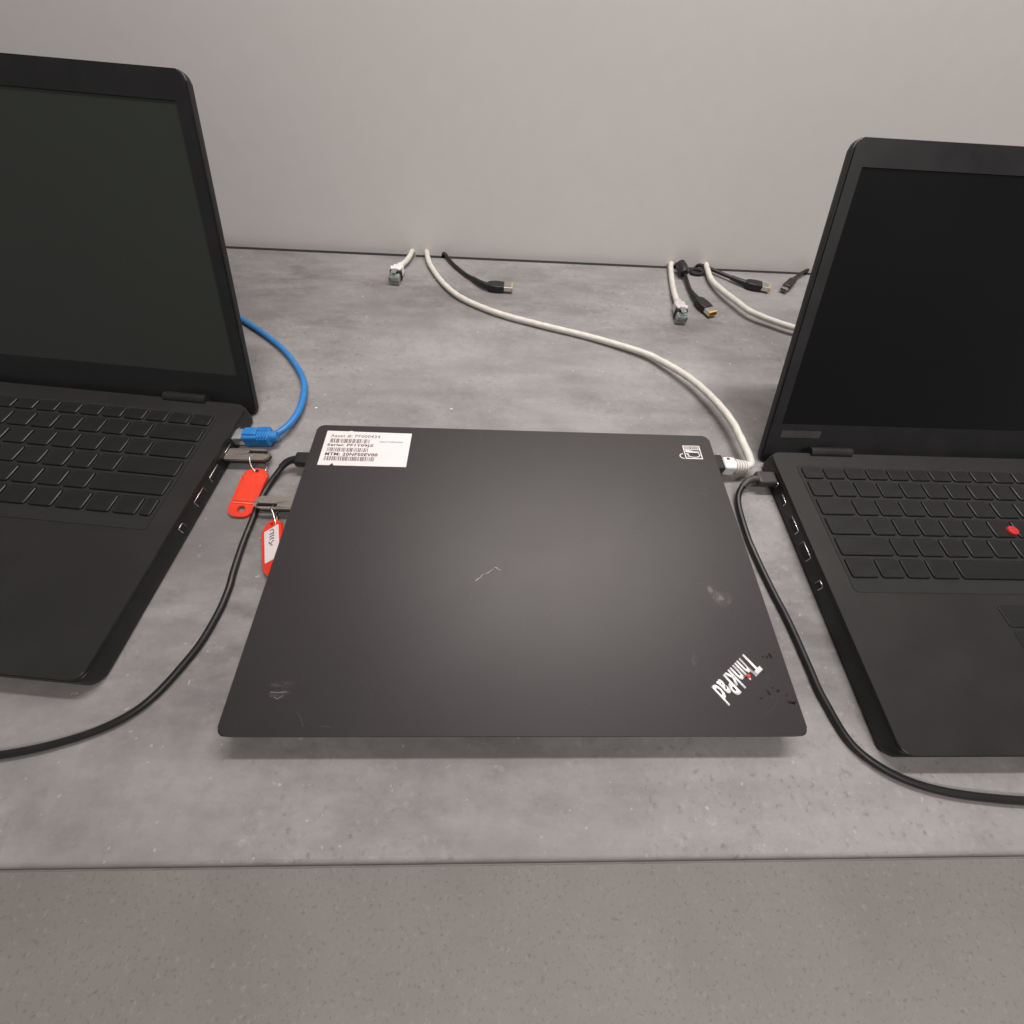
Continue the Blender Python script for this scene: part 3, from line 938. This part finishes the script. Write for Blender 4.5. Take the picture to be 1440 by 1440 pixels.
# power cable of the right laptop
KR = [(520.0, -32.0, 2.4), (400.0, -34.0, 2.4), (310.0, -33.0, 2.4), (240.0, -26.0, 2.4), (205.0, -8.0, 2.4), (194.6, 20.0, 2.4), (192.4, 42.0, 2.4), (191.0, 59.7, 2.4), (189.1, 76.3, 2.4), (187.2, 87.2, 2.4), (184.3, 107.6, 2.4), (181.9, 130.7, 2.4), (181.7, 142.0, 2.4), (182.0, 153.3, 2.4),
      (182.8, 166.1, 2.7), (184.3, 175.1, 4.0), (188.0, 182.6, 7.0), (194.2, 188.3, 9.0), (200.0, 190.0, 9.9), (206.0, 190.0, 10.0)]
t = cable_thing('power_cable', 'black power cable plugged into the left side of the right laptop', KR, 2.35 * MM, M['black_cable'], group='black power cables in use')
strain(t, mm([(188.8, 183.4, 7.2), (193.0, 187.4, 8.7), (198.0, 189.6, 9.7), (204.0, 190.0, 10.0)]), 0.0027, 0.0036, M['dark_plug'])
usb_c(t, frame_x((0.2010, 0.1900, 0.0100), (1, 0, 0)), M['dark_plug'], 16.0, 0.0125, 0.0066, tip=False)


# ------------------------------------------------------------------ memory sticks and key tags
def memory_stick(loc, rotz, label):
    t = empty('memory_stick', loc, rotz, label, 'memory stick', 'metal memory sticks in the laptops')
    out = [(0, -0.0057), (0.031, -0.0057), (0.0338, -0.0035), (0.0350, 0.0010), (0.0330, 0.0040), (0.0285, 0.0057), (0, 0.0057)]
    finish('body', bm_holed(out, rrect(0.0170, 0.0325, 0.0008, 0.0038, 0.0014, 5), (0.0248, 0.0023), 0.0080, 0.0100, 0.0005, 96), M['zinc'], t, smooth=True)
    finish('core', bm_holed([(x * 0.985, y * 0.95) for x, y in out], rrect(0.0168, 0.0327, 0.0006, 0.0040, 0.0014, 5), (0.0248, 0.0023), 0.0052, 0.00795, 0, 96), M['stick_core'], t, smooth=True)
    finish('connector', bm_box(0.006, 0.0100, 0.0036, (-0.003, 0, 0.0077)), M['steel'], t)
    return t


memory_stick((-0.2362, 0.2022, 0), 0.0, 'metal memory stick in the left laptop holding a plain red key tag')
memory_stick((-0.1645, 0.1562, 0), math.pi, 'metal memory stick in the closed laptop holding the key tag with white paper')

# plain red tag
tg = empty('key_tag', (-0.2105, 0.170, 0), 0, 'plain bright red plastic key tag beneath the upper memory stick', 'key tag', 'red key tags')
cx0, cx1 = -0.0100, 0.0095
out = rrect(cx0, cx1, -0.0225, 0.0215, 0.0075, 8)
ang = math.radians(-3.5)
Tt = Matrix.Translation((0, 0, 0.0016)) @ Matrix.Rotation(ang, 4, 'Z') @ Matrix.Rotation(math.radians(4), 4, 'X')
hole = [(0.0030 * math.cos(a), -0.0160 + 0.0030 * math.sin(a)) for a in [q * math.pi / 10 for q in range(20)]]
finish('tag_frame', bm_holed(out, hole, (0, -0.0160), 0, 0.0024, 0.0007, 96), M['tag_red'], tg, Tt, smooth=True)
finish('window_panel', bm_prism(rrect(-0.0080, 0.0075, -0.0095, 0.0160, 0.0015, 4), 0.0022, 0.0030, 0.0003, 1), M['tag_panel'], tg, Tt, smooth=True)
finish('fold_line', bm_box(0.0150, 0.0007, 0.0008, (-0.0002, -0.0108, 0.0027), 0.0002), plain('tag_fold_pale', (0.85, 0.30, 0.22), 0.4), tg, Tt)
finish('eyelet', bm_prism([(0.0013 * math.cos(a), 0.0190 + 0.0013 * math.sin(a)) for a in [q * math.pi / 8 for q in range(16)]], 0.0022, 0.0027), M['rubber'], tg, Tt)
finish('wire_ring', bm_tube(mm([(-215, 204.2, 8), (-215.5, 199, 11.0), (-214.5, 194, 9.6), (-212.5, 190.0, 6), (-209.5, 188.0, 4.4), (-205.8, 188.0, 4.2), (-203.4, 190.0, 4.6), (-204.4, 195, 4.2), (-208, 200, 3.2), (-213, 204, 4.4)]),
       0.00055, 8, 0.0008, closed=True), M['steel'], tg, world=True, smooth='all')

# red tag with written paper, leaning on the closed laptop
tg = empty('key_tag', (-0.1865, 0.1330, 0), 0, 'red key tag with handwritten white paper, half hidden by the closed laptop', 'key tag', 'red key tags')
dv = Vector((0.31, -0.95, 0)).normalized()
du = Vector((0.95, 0.31, 0)).normalized()
R3 = Matrix((du, -dv, Vector((0, 0, 1)))).transposed().to_4x4()
Tt = Matrix.Translation((-0.1885, 0.1335, 0.0016)) @ R3 @ Matrix.Rotation(math.radians(-24), 4, 'Y')
out = [(0, 0.0), (0.0003, -0.030), (0.0035, -0.0375), (0.0080, -0.0395), (0.0120, -0.0380), (0.0150, -0.030), (0.0182, -0.016), (0.0182, 0.0), (0.0140, 0.0050), (0.0095, 0.0062), (0.0060, 0.0056), (0.0040, 0.0046)]
hole = [(0.0095 + 0.0016 * math.cos(a), 0.0026 + 0.0016 * math.sin(a)) for a in [q * math.pi / 8 for q in range(16)]]
finish('tag_frame', bm_holed(out, hole, (0.0095, 0.0026), 0, 0.0022, 0.0006, 96), M['tag_red'], tg, Tt, world=True, smooth=True)
pp = finish('paper_insert', bm_prism([(0.0030, -0.0275), (0.0130, -0.0275), (0.0158, -0.0170), (0.0158, -0.0006), (0.0030, -0.0012)], 0.0021, 0.0026), M['paper'], tg, Tt, world=True)
ink = []
for st, w in (([(8.4, -3.0), (9.2, -2.2), (10.4, -2.4), (11.2, -3.4), (11.0, -4.6)], 0.5), ([(7.6, -5.2), (8.6, -4.9), (11.6, -5.3)], 0.6), ([(7.4, -6.9), (9.6, -6.6), (11.6, -6.9)], 0.6),
              ([(7.6, -8.6), (9.2, -8.3), (11.4, -8.8)], 0.6), ([(7.2, -9.6), (7.4, -11.0), (8.6, -11.4), (9.8, -10.4), (11.2, -10.2)], 0.55), ([(8.0, -12.6), (9.2, -12.2), (9.8, -13.2)], 0.5)):
    ink.append(bm_ribbon([((x - 0.3) * 1.08 * MM, (y * 1.25 + 0.4) * MM) for x, y in st], w * 1.5 * MM, 0.0027))
finish('handwriting', join(*ink), M['ink'], pp, Tt, world=True)
finish('wire_ring', bm_tube(mm([(-185, 154.6, 8), (-184, 150.2, 11), (-181.6, 146, 10.4), (-179.2, 140.6, 9.4), (-178.4, 137.6, 8.0), (-179.0, 136.9, 4.4), (-180.6, 139.5, 2.6), (-182.5, 146, 2.2), (-184.2, 152, 2.8), (-185.2, 155.2, 4.6)]),
       0.0006, 8, 0.0008, closed=True), M['steel'], tg, world=True, smooth='all')

# ------------------------------------------------------------------ crumbs on the desk
bm = bmesh.new()
rnd = random.Random(5)
spots = [(-174.9, 446.4), (-183.2, 266.1), (-179.6, 284.1), (332.4, 496.4), (203.1, 385.7), (-191.8, 374.0), (-96, 488), (-140, 300), (60, 330), (230, 350), (-60, 270)]
for x, y in spots:
    s = rnd.uniform(0.0004, 0.0009)
    r = bmesh.ops.create_icosphere(bm, subdivisions=1, radius=s, matrix=Matrix.Translation((x * MM, y * MM, s * 0.45)) @ Matrix.Diagonal((rnd.uniform(0.8, 1.9), rnd.uniform(0.7, 1.2), 0.5, 1)))
o = finish('dust_crumbs', bm, M['dust'], kind='stuff')
o['label'] = 'tiny white crumbs scattered on the grey desk'
o['category'] = 'crumbs'
